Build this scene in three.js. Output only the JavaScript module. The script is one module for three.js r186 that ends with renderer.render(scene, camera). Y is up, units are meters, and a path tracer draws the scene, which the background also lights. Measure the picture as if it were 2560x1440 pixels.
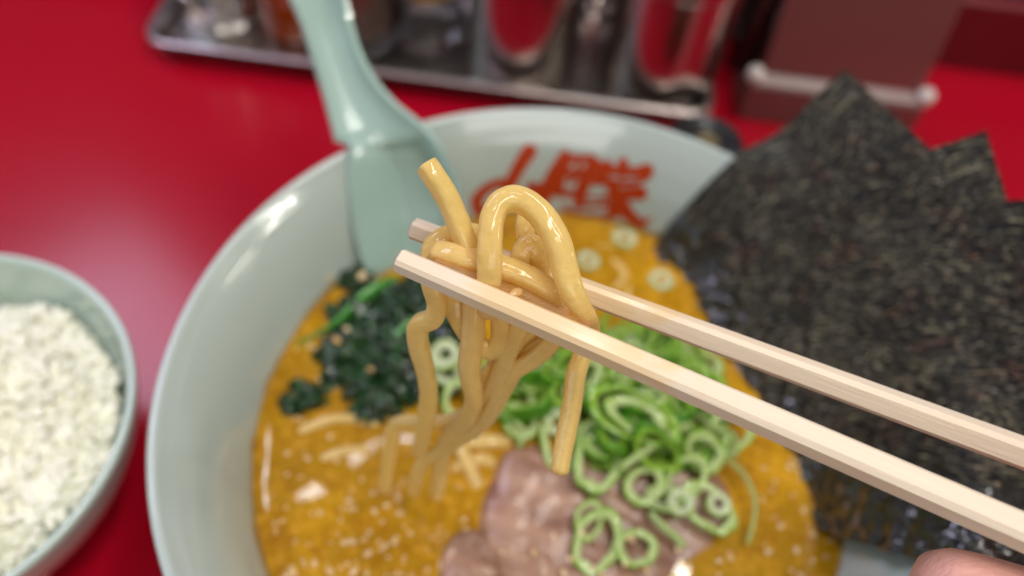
import * as THREE from 'three';
import { RoundedBoxGeometry } from 'three/addons/geometries/RoundedBoxGeometry.js';
import { mergeGeometries, mergeVertices } from 'three/addons/utils/BufferGeometryUtils.js';
import { ImprovedNoise } from 'three/addons/math/ImprovedNoise.js';
import { RectAreaLightUniformsLib } from 'three/addons/lights/RectAreaLightUniformsLib.js';

// ---------------------------------------------------------------- camera, light, exposure
RectAreaLightUniformsLib.init();
const scene = new THREE.Scene();
const PITCH = 0.95493, ROLL = 0.1309;
const EYE = new THREE.Vector3(-0.0187, 0.2743, 0.1069);
const camera = new THREE.PerspectiveCamera(40, 1024 / 576, 0.01, 20);
camera.position.copy(EYE);
camera.rotation.set(-PITCH, 0, ROLL, 'XYZ');
camera.focus = 0.139;
camera.userData.fStop = 6.6;
camera.updateMatrixWorld(true);

const renderer = new THREE.WebGLRenderer({ antialias: true });
renderer.setSize(1024, 576);
renderer.toneMapping = THREE.LinearToneMapping;
renderer.toneMappingExposure = 1;
renderer.shadowMap.enabled = true;
scene.background = new THREE.Color(0.09, 0.082, 0.077);   // dim even light of the room around the counter

function areaLight(name, w, h, pos, target, color, intensity) {
  const l = new THREE.RectAreaLight(color, intensity, w, h);
  l.name = name; l.position.set(...pos); l.lookAt(...target); scene.add(l);
  return l;
}
for (const [x, z] of [[0.46, -0.2], [0.38, 0.04], [0.34, 0.28]]) areaLight('ceiling_tube', 0.95, 0.055, [x, 1.5, z], [0, 0.05, 0], new THREE.Color(1.0, 0.955, 0.885), 32);
areaLight('front_fill', 1.3, 0.8, [0.5, 1.15, 1.6], [0, 0.08, 0], new THREE.Color(1.0, 0.97, 0.93), 3.6);  // soft fill added behind the camera to brighten the hanging noodles
areaLight('kitchen_panel', 1.1, 0.4, [-0.05, 0.95, -2.5], [0, 0.05, 0], new THREE.Color(0.84, 0.92, 1.0), 4);
areaLight('left_ceiling_panel', 0.72, 0.5, [-0.98, 1.4, -0.60], [-0.15, 0, -0.02], new THREE.Color(0.78, 0.74, 1.0), 12);
areaLight('window_light', 0.8, 0.7, [-1.7, 0.75, 0.35], [0, 0.05, 0], new THREE.Color(0.6, 0.8, 1.0), 3.0);
for (const [x, y, z, w] of [[1.6, 0.83, -0.11, 0.1], [1.6, 0.73, -0.0, 0.09], [1.6, 0.8, 0.09, 0.06], [1.6, 0.465, -0.37, 0.22]]) areaLight('right_lamp', w, 0.055, [x, y, z], [-0.09, 0.08, -0.04], new THREE.Color(1.0, 0.96, 0.88), 55);
for (const [x, z] of [[-0.42, 0.12], [-0.2, 0.34], [0.12, -0.1]]) areaLight('added_glint_light', 0.09, 0.035, [x, 1.5, z], [0, 0.1, 0], new THREE.Color(0.97, 0.98, 1.0), 48);  // added lights out of view, only for sparkles on the noodles
areaLight('added_glint_light', 0.16, 0.05, [-0.3, 1.5, -0.56], [0, 0.05, 0], new THREE.Color(0.95, 0.97, 1.0), 17);  // added for glints on the broth and spinach, no real fixture
areaLight('added_glint_light', 0.16, 0.05, [0.34, 1.5, -0.62], [0, 0.05, 0], new THREE.Color(0.95, 0.97, 1.0), 17);  // second light added for glints on the broth

// ---------------------------------------------------------------- helpers
let seed = 20240611;
function rnd() { seed = (seed + 0x6d2b79f5) | 0; let t = Math.imul(seed ^ (seed >>> 15), 1 | seed); t = (t + Math.imul(t ^ (t >>> 7), 61 | t)) ^ t; return ((t ^ (t >>> 14)) >>> 0) / 4294967296; }
const rr = (a, b) => a + (b - a) * rnd();
const perlin = new ImprovedNoise();
const N3 = (x, y = 0, z = 0) => perlin.noise(x, y, z);
const V = (x, y, z) => new THREE.Vector3(x, y, z);
const clamp = THREE.MathUtils.clamp, lerp = THREE.MathUtils.lerp, sstep = THREE.MathUtils.smoothstep;
const SOUP = 0.0466;
// a place measured on the photograph (2560 wide), at a distance along the view or on a level plane
const AX = new THREE.Vector3(), AY = new THREE.Vector3(), AZ = new THREE.Vector3();
camera.matrixWorld.extractBasis(AX, AY, AZ);
const FPX = 1978.18;
function dir(px, py) { return AZ.clone().multiplyScalar(-1).addScaledVector(AX, (px - 1280) / FPX).addScaledVector(AY, (720 - py) / FPX); }
function at(px, py, d) { return EYE.clone().addScaledVector(dir(px, py), d); }
function on(px, py, y) { const r = dir(px, py); return EYE.clone().addScaledVector(r, (y - EYE.y) / r.y); }

const taken = {};
function numbered(name) { const n = taken[name] = (taken[name] ?? -1) + 1; return n ? `${name}_${String(n).padStart(3, '0')}` : name; }
function tag(o, label, category, group, kind) {
  if (label) o.userData.label = label;
  if (category) o.userData.category = category;
  if (group) o.userData.group = group;
  if (kind) o.userData.kind = kind;
  return o;
}
function thing(name, label, category, pos = [0, 0, 0], group) {
  const g = new THREE.Group(); g.name = numbered(name); g.position.set(...pos); scene.add(g);
  return tag(g, label, category, group);
}
function part(name, geo, mat, parent) {
  const m = new THREE.Mesh(geo, mat); m.name = name; m.castShadow = m.receiveShadow = true; parent.add(m); return m;
}
// a one-mesh thing: geometry given in world places, its own origin put at its base
function solo(name, geo, mat, label, category, group) {
  geo.computeBoundingBox();
  const b = geo.boundingBox, c = b.getCenter(V(0, 0, 0)); c.y = b.min.y;
  geo.translate(-c.x, -c.y, -c.z);
  const m = new THREE.Mesh(geo, mat); m.name = numbered(name); m.position.copy(c); m.castShadow = m.receiveShadow = true; scene.add(m);
  return tag(m, label, category, group);
}
function copyOf(o, name, pos, label, group) {
  const c = o.clone(); c.name = numbered(name); if (pos) c.position.copy(pos); scene.add(c);
  if (label) c.userData.label = label;
  if (group) c.userData.group = group;
  return c;
}
function setKind(o, kind) { o.userData.kind = kind; return o; }
const rgb = (r, g, b) => new THREE.Color().setRGB(r, g, b);
const std = (c, roughness, extra = {}) => new THREE.MeshPhysicalMaterial({ color: c, roughness, ...extra });
function grid(nu, nv, f, closeU = false) {          // surface f(u, v) -> Vector3, u, v in 0..1
  const pos = [], uv = [], idx = [], cu = closeU ? nu : nu + 1;
  for (let j = 0; j <= nv; j++) for (let i = 0; i < cu; i++) { const p = f(i / nu, j / nv); pos.push(p.x, p.y, p.z); uv.push(i / nu, j / nv); }
  for (let j = 0; j < nv; j++) for (let i = 0; i < nu; i++) {
    const a = j * cu + i, b = j * cu + (i + 1) % cu, c = a + cu, d = b + cu;
    idx.push(a, b, c, b, d, c);
  }
  const g = new THREE.BufferGeometry();
  g.setAttribute('position', new THREE.Float32BufferAttribute(pos, 3));
  g.setAttribute('uv', new THREE.Float32BufferAttribute(uv, 2));
  g.setIndex(idx); g.computeVertexNormals();
  return g;
}
// a sheet with thickness: top face, bottom face and edges from one surface f(u, v)
function sheet(nu, nv, f, thick, uvr) {
  const e = 1e-3, P = (u, v) => f(u, v);
  const nrm = (u, v) => { const a = P(Math.min(1, u + e), v).sub(P(Math.max(0, u - e), v)), b = P(u, Math.min(1, v + e)).sub(P(u, Math.max(0, v - e))); return a.cross(b).normalize(); };
  const top = grid(nu, nv, P), bot = grid(nu, nv, (u, v) => P(u, v).addScaledVector(nrm(u, v), -thick));
  const ix = bot.index.array; for (let i = 0; i < ix.length; i += 3) { const t = ix[i]; ix[i] = ix[i + 1]; ix[i + 1] = t; }
  bot.computeVertexNormals();
  const loop = [];
  for (let i = 0; i <= nu; i++) loop.push([i / nu, 0]);
  for (let j = 1; j <= nv; j++) loop.push([1, j / nv]);
  for (let i = nu - 1; i >= 0; i--) loop.push([i / nu, 1]);
  for (let j = nv - 1; j > 0; j--) loop.push([0, j / nv]);
  const edge = grid(loop.length, 1, (u, v) => { const [a, b] = loop[Math.round(u * loop.length) % loop.length]; const p = P(a, b); return v ? p : p.addScaledVector(nrm(a, b), -thick); }, true);
  const euv = edge.attributes.uv; for (let i = 0; i < euv.count; i++) { const [a, b] = loop[i % loop.length]; euv.setXY(i, a, b); }
  const all = mergeGeometries([top, bot, edge]);
  if (uvr) { const q = all.attributes.uv; for (let i = 0; i < q.count; i++) q.setXY(i, lerp(uvr[0], uvr[1], q.getX(i)), lerp(uvr[2], uvr[3], q.getY(i))); }
  return all;
}
// tube through points with a radius that varies, flattened section and rounded or cut ends
function tube(points, radius, o = {}) {
  const { seg = 90, radial = 16, flat = 0.86, wob = 0.05, ends = [1, 1], sd = 0, square = 0.9 } = o;
  const curve = new THREE.CatmullRomCurve3(points, false, 'centripetal');
  const ts = [];
  const add = (k) => { for (let i = 0; i < 5; i++) { const a = (i / 5) * Math.PI / 2; ts.push([k ? 1 : 0, k ? Math.cos(a) : Math.sin(a), k ? 1 : 0, k ? a : Math.PI / 2 - a]); } };
  const L = curve.getLength(), rows = [];
  for (let i = 0; i <= seg; i++) rows.push({ t: i / seg, s: 1, off: 0 });
  const cap = (round, head) => { const out = []; const n = round ? 5 : 2; for (let i = 1; i <= n; i++) { const a = (i / n) * Math.PI / 2; out.push({ t: head ? 0 : 1, s: i === n ? 0.002 : round ? Math.cos(a) : 0.86, off: (head ? -1 : 1) * (round ? Math.sin(a) * 0.75 : 0.12) }); } return out; };
  const all = [...cap(ends[0], true).reverse(), ...rows, ...cap(ends[1], false)];
  const N = curve.computeFrenetFrames(seg, false);
  const pos = [], uv = [], idx = [];
  all.forEach((r, j) => {
    const k = Math.round(r.t * seg), c = curve.getPointAt(r.t), T = N.tangents[k], A = N.normals[k], B = N.binormals[k];
    const rad = typeof radius === 'function' ? radius(r.t) : radius;
    c.addScaledVector(T, r.off * rad);
    for (let i = 0; i < radial; i++) {
      const a = (i / radial) * 2 * Math.PI, ca = Math.cos(a), sa = Math.sin(a);
      const sq = 1 / Math.pow(Math.pow(Math.abs(ca), 2 + 2 * square) + Math.pow(Math.abs(sa), 2 + 2 * square), 1 / (2 + 2 * square));
      const w = 1 + wob * 0.35 * N3(c.x * 700 + sd, c.y * 700 + ca * 1.3, c.z * 700 + sa * 1.3) + wob * 1.2 * N3(c.x * 260 + sd, c.y * 260 + ca, c.z * 260 + sa);
      const q = rad * r.s * sq * w;
      const p = c.clone().addScaledVector(A, ca * q).addScaledVector(B, sa * q * flat);
      pos.push(p.x, p.y, p.z); uv.push(i / radial, r.t * L / (2 * Math.PI * rad));
    }
    if (j) for (let i = 0; i < radial; i++) { const a = (j - 1) * radial + i, b = (j - 1) * radial + (i + 1) % radial; idx.push(a, b, a + radial, b, b + radial, a + radial); }
  });
  const g = new THREE.BufferGeometry();
  g.setAttribute('position', new THREE.Float32BufferAttribute(pos, 3));
  g.setAttribute('uv', new THREE.Float32BufferAttribute(uv, 2));
  g.setIndex(idx); g.computeVertexNormals();
  return g;
}
function lathe(pts, n = 96) { return new THREE.LatheGeometry(pts.map(([r, y]) => new THREE.Vector2(r, y)), n); }
function smoothProfile(pts, n) { return new THREE.SplineCurve(pts.map(([r, y]) => new THREE.Vector2(r, y))).getPoints(n).map((p) => [Math.max(0, p.x), p.y]); }
// textures
function tex(w, h, f, srgb = true, rep = true) {
  const d = new Uint8Array(w * h * 4);
  for (let y = 0; y < h; y++) for (let x = 0; x < w; x++) { const c = f(x / w, y / h), i = (y * w + x) * 4; d[i] = c[0] * 255; d[i + 1] = c[1] * 255; d[i + 2] = c[2] * 255; d[i + 3] = 255; for (let k = 0; k < 3; k++) d[i + k] = clamp(c[k] * 255, 0, 255); }
  const t = new THREE.DataTexture(d, w, h); t.magFilter = THREE.LinearFilter; t.minFilter = THREE.LinearMipmapLinearFilter; t.generateMipmaps = true;
  t.wrapS = t.wrapT = rep ? THREE.RepeatWrapping : THREE.ClampToEdgeWrapping;
  if (srgb) t.colorSpace = THREE.SRGBColorSpace;
  t.needsUpdate = true; return t;
}
const fbm = (x, y, z, o = 4) => { let s = 0, a = 0.5; for (let i = 0; i < o; i++) { s += a * N3(x, y, z); x *= 2.03; y *= 2.03; z *= 2.03; a *= 0.5; } return s; };

// ---------------------------------------------------------------- setting: counter and its raised back ledge
const counterMat = std(rgb(0.335, 0.0016, 0.0125), 0.24, {
  roughnessMap: tex(256, 256, (u, v) => { const k = 0.86 + 0.18 * fbm(u * 5, v * 5, 3.1); return [k, k, k]; }, false), specularIntensity: 0.55,
});
{
  const g = new THREE.BoxGeometry(2.6, 0.035, 0.56); const uv = g.attributes.uv; for (let i = 0; i < uv.count; i++) uv.setXY(i, uv.getX(i) * 6, uv.getY(i) * 1.5);
  const m = new THREE.Mesh(g, counterMat); m.name = 'counter_top'; m.position.set(0, -0.0175, 0.002); m.receiveShadow = m.castShadow = true; scene.add(m);
  tag(m, 'glossy red counter top under the bowls and the tray', null, null, 'structure');
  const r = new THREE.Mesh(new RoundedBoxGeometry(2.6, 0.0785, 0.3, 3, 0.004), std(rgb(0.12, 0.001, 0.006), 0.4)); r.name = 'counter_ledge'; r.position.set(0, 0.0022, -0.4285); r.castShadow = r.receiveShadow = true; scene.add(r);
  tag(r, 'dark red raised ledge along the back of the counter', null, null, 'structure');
  const b = new THREE.Mesh(new RoundedBoxGeometry(0.5, 0.004, 0.2, 2, 0.0015), std(rgb(0.03, 0.03, 0.12), 0.45)); b.name = numbered('blue_mat'); b.position.set(0.44, 0.0436, -0.3855); b.castShadow = b.receiveShadow = true; scene.add(b);
  tag(b, 'dark blue mat lying on the raised back ledge', 'mat');
}

// ---------------------------------------------------------------- ramen bowl with its red brush lettering
const glaze = (c, r = 0.12) => std(c, r, { clearcoat: 0.6, clearcoatRoughness: 0.06 });
const bowlMat = glaze(rgb(0.42, 0.48, 0.44), 0.14);
const innerR = (y) => 0.0905 + (y - SOUP) * 0.28 + 160 * Math.max(0, y - SOUP) ** 3;
{
  const bowl = thing('ramen_bowl', 'large pale green white ramen bowl filled with orange broth', 'bowl');
  const inner = smoothProfile([[0, 0.0135], [0.03, 0.0145], [0.06, 0.022], [0.079, 0.0315], [innerR(0.04), 0.04], [innerR(SOUP), SOUP], [innerR(0.055), 0.055], [innerR(0.064), 0.064], [innerR(0.072), 0.072], [innerR(0.0785), 0.0785]], 48);
  const rim = [[0.1066, 0.0806], [0.1074, 0.0820], [0.1084, 0.0826], [0.1094, 0.0825], [0.1101, 0.0817], [0.1102, 0.0806]];
  const outer = smoothProfile([[0.1098, 0.0785], [0.103, 0.061], [0.092, 0.04], [0.076, 0.0235], [0.056, 0.0135], [0.049, 0.0105], [0.0475, 0.004], [0.0465, 0.0006]], 40);
  const foot = [[0.0455, 0], [0.043, 0], [0.0415, 0.004], [0.04, 0.0075], [0, 0.008]];
  const prof = [...inner, ...rim, ...outer, ...foot].reverse();
  part('bowl_body', lathe(prof, 160), bowlMat, bowl);
  // brush strokes laid on the inner wall: [angle from the back in degrees, height in mm, half width in mm]
  const strokes = [
    [[-11, 70.8, 2.3], [-12.9, 66.2, 2.2], [-14.3, 61.9, 2.1], [-15.4, 57.8, 1.9], [-16.2, 54.9, 1.6], [-17, 52.6, 1.3]],
    [[-15.4, 60.5, 1.5], [-18, 60, 1.7], [-20.3, 58.6, 1.8], [-22.4, 55.5, 2], [-22.7, 52.2, 1.9], [-22.3, 48.7, 1.3]],
    [[-22.3, 49.1, 1.2], [-20, 51, 1], [-18.1, 52.8, 1], [-16.8, 53.8, 1.1]],
    [[-10.3, 58.5, 1.6], [-8.9, 56.7, 1.9], [-7.7, 54.6, 1.9], [-6.8, 51.6, 1.6], [-6.4, 49.1, 1]],
    [[-10.3, 58, 1.4], [-7.1, 57.9, 2]],
    [[-3.5, 70, 1.7], [-4.5, 66.5, 2], [-5.7, 62, 2.2], [-6.5, 57.1, 2.2], [-6.8, 52.2, 1.6]],
    [[-3.1, 69, 1.7], [-0.4, 69.7, 1], [2, 69.8, 1.4], [3.6, 68.8, 1.3]],
    [[-2.5, 68.2, 0.9], [-3.4, 62.2, 1.1], [-3.7, 58, 1.3]],
    [[-0.2, 69, 0.8], [-0.6, 63.3, 1], [-1.6, 61, 0.8]],
    [[2.3, 69, 1.3], [1.9, 65.1, 1.7], [1.4, 59.5, 2.2], [1.2, 54.6, 1.7], [1.1, 51.8, 1.2]],
    [[-4.1, 63.6, 1.4], [1.5, 65, 1.4]],
    [[-5.9, 56.5, 1.7], [-1.7, 56.3, 1.4], [0.9, 56.7, 1.7]],
    [[5.6, 69.1, 1.5], [5, 66, 2], [4, 62.7, 1.7]],
    [[8.7, 70.9, 1.5], [9.2, 67.5, 1.7]],
    [[4, 66.6, 1.8], [8.3, 67.9, 1.5], [12, 69.1, 1.6], [14, 70.7, 1.8], [14.1, 68.4, 1.4]],
    [[4.4, 62.5, 1.1], [8.1, 63.5, 1.2], [12.8, 66.1, 0.8], [14, 68.9, 1.2]],
    [[9.7, 59.5, 1.9], [12.2, 61.3, 2.2], [14, 62.4, 2.4]],
    [[6.8, 63.3, 1.6], [8.5, 60.6, 2.2], [10, 56.3, 2.9], [9.8, 53.1, 2.9], [8.7, 49.9, 1.4]],
    [[1.7, 58.1, 1.3], [0.9, 53.9, 1.3]],
    [[1.5, 54.9, 0.8], [4.8, 56.4, 0.6], [8, 58, 1.1]],
    [[0.6, 52.3, 1.1], [4.1, 52.7, 0.8], [7.6, 54.5, 1.1]],
    [[-2.5, 51.6, 0.5], [-1.3, 49.6, 1], [1.4, 48.9, 0.6], [6.3, 49, 0.7], [9, 49.9, 1.1]],
    [[10.9, 55.7, 2.7], [12.8, 53.1, 2.4], [15, 51.4, 2.2], [16.5, 51.3, 1.8], [17.5, 53.5, 0.7], [18.7, 54.8, 0.2]],
  ];
  const R0 = 0.099, geos = [];
  strokes.forEach((s, k) => {
    // arc length along the wall x height on the slant, in metres
    const c = new THREE.CatmullRomCurve3(s.map(([a, y]) => V(a * Math.PI / 180 * R0, y / 1000 * 1.109, 0)), false, 'centripetal');
    const w = new THREE.SplineCurve(s.map(([, , q], i) => new THREE.Vector2(i, q / 1000 * 1.22)));
    const lift = 0.00018 + k * 0.000009, n = 28;
    const put = (x, y) => { const yy = y / 1.109, r = innerR(yy) - lift, a = x / R0; return V(Math.sin(a) * r, yy + lift * 0.4, -Math.cos(a) * r); };
    const rows = [];
    for (let i = -6; i <= n + 6; i++) {
      const t = clamp(i / n, 0, 1), p = c.getPoint(t), T = c.getTangent(t), q = w.getPoint(t).y;
      let f = 1, o = 0;
      if (i < 0) { f = Math.sqrt(1 - (i / 6) ** 2); o = i / 6 * q; } if (i > n) { f = Math.sqrt(1 - ((i - n) / 6) ** 2); o = (i - n) / 6 * q; }
      rows.push([p.x + T.x * o, p.y + T.y * o, -T.y, T.x, q * Math.max(f, 0.02)]);
    }
    geos.push(grid(6, rows.length - 1, (u, v) => { const [x, y, nx, ny, q] = rows[Math.round(v * (rows.length - 1))]; const h = (u * 2 - 1) * q; return put(x + nx * h, y + ny * h); }));
  });
  part('brush_lettering', mergeGeometries(geos), new THREE.MeshPhysicalMaterial({ color: rgb(0.40, 0.038, 0.005), specularIntensity: 0.4, roughness: 0.35, side: THREE.DoubleSide }), bowl);
}

// ---------------------------------------------------------------- broth
const eyes = []; { const k = seed; for (let i = 0; i < 900; i++) { const r = 0.5 + 3.2 * Math.pow(rnd(), 3.2); eyes.push([rr(0, 190), rr(0, 190), r, rnd()]); } seed = k; }
const eyeMap = new Float32Array(1024 * 1024); for (const [x, y, r, t] of eyes) { const X = x / 190 * 1024, Y = y / 190 * 1024, R = r / 190 * 1024; for (let j = Math.max(0, Math.floor(Y - R - 1)); j < Math.min(1024, Y + R + 1); j++) for (let i = Math.max(0, Math.floor(X - R - 1)); i < Math.min(1024, X + R + 1); i++) { const d = Math.hypot(i - X, j - Y) / R; if (d < 1) eyeMap[j * 1024 + i] = (t < 0.6 ? 1 : -1) * (d > 0.8 ? 0.95 : 0.45); } }
const soupTex = tex(1024, 1024, (u, v) => {
  const x = u * 0.19 * 1000, y = v * 0.19 * 1000;          // mm
  const a = fbm(x * 0.05, y * 0.05, 1.2, 4), b = fbm(x * 0.32, y * 0.32, 7.7, 3), c = fbm(x * 0.9, y * 0.9, 4.2, 2);
  const blob = sstep(b, 0.05, 0.22), fat = sstep(c + b * 0.5, 0.2, 0.34);
  let col = [0.67 + 0.09 * a, 0.49 + 0.10 * a, 0.02 + 0.05 * a];
  col = col.map((q, i) => lerp(q, [0.80, 0.57, 0.16][i], blob * 0.45));
  col = col.map((q, i) => lerp(q, [0.88, 0.68, 0.36][i], fat * 0.5));
  const eye = eyeMap[Math.floor(v * 1024) * 1024 + Math.floor(u * 1024)], big = fbm(x * 0.022, y * 0.022, 21, 3);
  col = col.map((q, i) => eye > 0 ? lerp(q, [0.80, 0.58, 0.12][i], eye * 0.55) : lerp(q, [0.54, 0.32, 0.0][i], -eye * 0.45));
  col = col.map((q, i) => q * (1 + 0.3 * big * (i === 2 ? 0.4 : 1)));
  const dark = sstep(-b, 0.12, 0.3);
  return col.map((q, i) => lerp(q, [0.60, 0.38, 0.0][i], dark * 0.5));
});
const soupBump = tex(1024, 1024, (u, v) => { const x = u * 190, y = v * 190; const h = 0.5 + 0.35 * fbm(x * 0.12, y * 0.12, 2, 3) + 0.45 * Math.max(0, fbm(x * 0.42, y * 0.42, 9.3, 3)); return [h, h, h]; }, false);
{
  const g = new THREE.CircleGeometry(1, 160);
  const gg = grid(128, 40, (u, v) => {
    const a = u * 2 * Math.PI, r = v * innerR(SOUP + 0.0006) * 0.9995, x = Math.cos(a) * r, z = Math.sin(a) * r;
    const men = Math.exp(-(innerR(SOUP) - r) / 0.0012) * 0.0006;
    return V(x, SOUP + men + 0.00035 * N3(x * 60, 2, z * 60), z);
  }, true);
  const ix = gg.index.array; for (let i = 0; i < ix.length; i += 3) { const t = ix[i]; ix[i] = ix[i + 1]; ix[i + 1] = t; } gg.computeVertexNormals();
  const p = gg.attributes.position, uv = gg.attributes.uv; for (let i = 0; i < p.count; i++) uv.setXY(i, p.getX(i) / 0.19 + 0.5, p.getZ(i) / 0.19 + 0.5);
  const m = new THREE.Mesh(gg, std(rgb(1, 1, 1), 0.45, { map: soupTex, bumpMap: soupBump, bumpScale: 0.0008, clearcoat: 1, clearcoatRoughness: 0.04, specularIntensity: 0.15 }));
  m.name = numbered('broth'); m.receiveShadow = m.castShadow = true; scene.add(m);
  tag(m, 'orange brown oily broth filling the ramen bowl', 'broth');
  // the greasy line that the broth left on the wall
  const tide = grid(240, 6, (u, v) => { const a = u * 2 * Math.PI, h = 0.0012 + 0.0028 * Math.max(0, 0.35 + N3(Math.cos(a) * 4, Math.sin(a) * 4, 3) + 0.5 * N3(Math.cos(a) * 13, Math.sin(a) * 13, 6)); const y = SOUP + v * h, r = innerR(y) - 0.0001 - 0.00012 * (1 - v); return V(Math.cos(a) * r, y, Math.sin(a) * r); }, true);
  part('tide_line', tide, std(rgb(0.80, 0.60, 0.28), 0.35, { transmission: 0.8, thickness: 0, clearcoat: 0.6, clearcoatRoughness: 0.1 }), m);
}

// ---------------------------------------------------------------- noodles
const noodleSkin = tex(256, 512, (u, v) => { const a = 0.5 + 0.5 * fbm(u * 4, v * 3, 2, 3), b = fbm(u * 14, v * 30, 5, 2); const k = clamp(0.93 + 0.1 * a + 0.03 * b, 0, 1); return [k, k * (0.97 + 0.03 * a), k * (0.9 + 0.1 * a)]; });
const noodleBump = tex(256, 512, (u, v) => { const k = 0.5 + 0.35 * fbm(u * 7, v * 7, 3, 2) + 0.25 * (1 - Math.abs(N3(u * 9 + 3, v * 5, 8)) * 2); return [k, k, k]; }, false);
const noodleMat = std(rgb(1.0, 0.805, 0.315), 0.8, { transmission: 0.48, thickness: 0, clearcoat: 1, clearcoatRoughness: 0.025, map: noodleSkin, bumpMap: noodleBump, bumpScale: 0.00028, specularIntensity: 0.35 });
function noodle(pts, r, label, o = {}, group) {
  return solo('noodle', tube(pts.map(([x, y, d]) => at(x, y, d)), typeof r === 'function' ? (t) => r(t) * 1.13 : r * 1.13, { sd: rnd() * 50, ...o }), o.mat ?? noodleMat, label, 'noodle', group);
}
const NR = 0.00212;
noodle([[1066, 414, 0.140], [1086, 442, 0.140], [1108, 476, 0.1405], [1133, 528, 0.141], [1153, 578, 0.1415], [1172, 625, 0.1425], [1188, 668, 0.1445], [1192, 705, 0.147], [1187, 765, 0.1485], [1183, 826, 0.150], [1177, 880, 0.153], [1173, 925, 0.156], [1180, 965, 0.160], [1185, 1005, 0.165], [1172, 1040, 0.171], [1148, 1068, 0.178], [1118, 1100, 0.187], [1103, 1145, 0.197], [1098, 1185, 0.209], [1090, 1235, 0.222]], (t) => lerp(0.00185, 0.0017, t) + 0.00008 * Math.sin(t * 23), 'noodle whose free end sticks up above the chopstick tips', { ends: [0, 1], seg: 190 });
noodle([[1232, 594, 0.151], [1196, 590, 0.150], [1155, 584, 0.149], [1115, 594, 0.1475], [1086, 616, 0.147], [1077, 655, 0.1475], [1079, 709, 0.1485], [1092, 758, 0.150], [1084, 795, 0.152], [1048, 812, 0.154], [1044, 842, 0.156], [1054, 890, 0.160], [1068, 948, 0.166], [1072, 992, 0.172], [1066, 1042, 0.180], [1056, 1090, 0.19], [1052, 1130, 0.2]], (t) => 0.00172 + 0.00010 * Math.sin(t * 21), 'kinked noodle hanging leftmost from the chopsticks with a sharp bend', { seg: 170 });
noodle([[1222, 770, 0.1485], [1221, 738, 0.1455], [1223, 700, 0.1395], [1225, 648, 0.1375], [1227, 590, 0.137], [1231, 543, 0.1372], [1250, 508, 0.1376], [1284, 497, 0.138], [1322, 511, 0.138], [1358, 545, 0.1378], [1390, 600, 0.1375], [1408, 660, 0.1375], [1424, 716, 0.1375], [1448, 764, 0.139], [1466, 792, 0.1415], [1474, 830, 0.1465], [1456, 886, 0.1485], [1440, 938, 0.148], [1430, 1013, 0.1475], [1413, 1097, 0.147], [1400, 1172, 0.1465]], (t) => lerp(0.00222, 0.00150, sstep(t, 0.48, 0.72)) + 0.00007 * Math.sin(t * 17), 'thick noodle arching in a tall loop over the chopsticks, its end dangling free', { seg: 220 });
noodle([[1098, 632, 0.1425], [1122, 636, 0.1415], [1160, 645, 0.141], [1218, 657, 0.1418], [1280, 676, 0.1422], [1340, 704, 0.1425], [1378, 736, 0.1435], [1388, 780, 0.147], [1382, 850, 0.1515], [1340, 893, 0.154], [1290, 925, 0.157], [1253, 968, 0.161], [1231, 1022, 0.167], [1205, 1058, 0.173], [1165, 1085, 0.18], [1128, 1112, 0.188], [1095, 1130, 0.194], [1062, 1152, 0.202], [1044, 1192, 0.212], [1036, 1226, 0.2225]], (t) => lerp(0.0018, 0.00165, t) + 0.00007 * Math.sin(t * 25), 'noodle lying along the front chopstick then sweeping down left into the broth', { seg: 200 });
noodle([[1336, 716, 0.150], [1322, 770, 0.151], [1300, 812, 0.152], [1279, 858, 0.1535], [1256, 914, 0.1565], [1236, 962, 0.161], [1212, 1000, 0.167], [1180, 1032, 0.174], [1148, 1050, 0.18], [1104, 1058, 0.187], [1047, 1055, 0.195], [994, 1060, 0.203], [978, 1096, 0.2105], [970, 1160, 0.2215], [961, 1222, 0.2325]], (t) => 0.00165 + 0.00008 * Math.sin(t * 19), 'noodle that turns sideways in a right angle low above the broth, leftmost end', { seg: 190 });
noodle([[1140, 700, 0.150], [1136, 745, 0.1515], [1142, 788, 0.1525], [1163, 824, 0.1535], [1196, 862, 0.1545], [1228, 876, 0.1545], [1249, 850, 0.1535], [1252, 806, 0.152], [1246, 755, 0.1505]], 0.00165, 'short noodle hanging in a small loop behind the other strands', { seg: 110 });
noodle([[1318, 530, 0.149], [1313, 560, 0.149], [1316, 595, 0.1495], [1326, 632, 0.150], [1340, 680, 0.152], [1346, 740, 0.153], [1330, 810, 0.1545], [1276, 880, 0.158], [1232, 922, 0.161], [1214, 965, 0.165], [1204, 1010, 0.17], [1172, 1060, 0.179]], 0.0016, 'pale noodle seen through the tall loop from behind', { seg: 120 });
noodle([[1296, 690, 0.149], [1300, 648, 0.1465], [1312, 618, 0.146], [1332, 612, 0.146], [1345, 634, 0.1465], [1350, 676, 0.149], [1356, 720, 0.151]], 0.0017, 'small noodle bump curling over the rear chopstick inside the tall loop', { seg: 90 });
noodle([[1405, 720, 0.148], [1400, 800, 0.15], [1372, 850, 0.153], [1330, 872, 0.156], [1300, 905, 0.16], [1268, 960, 0.166], [1228, 1030, 0.175], [1180, 1080, 0.184]], 0.0016, 'noodle hanging under the front chopstick behind the right strands', { seg: 90 });

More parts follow.
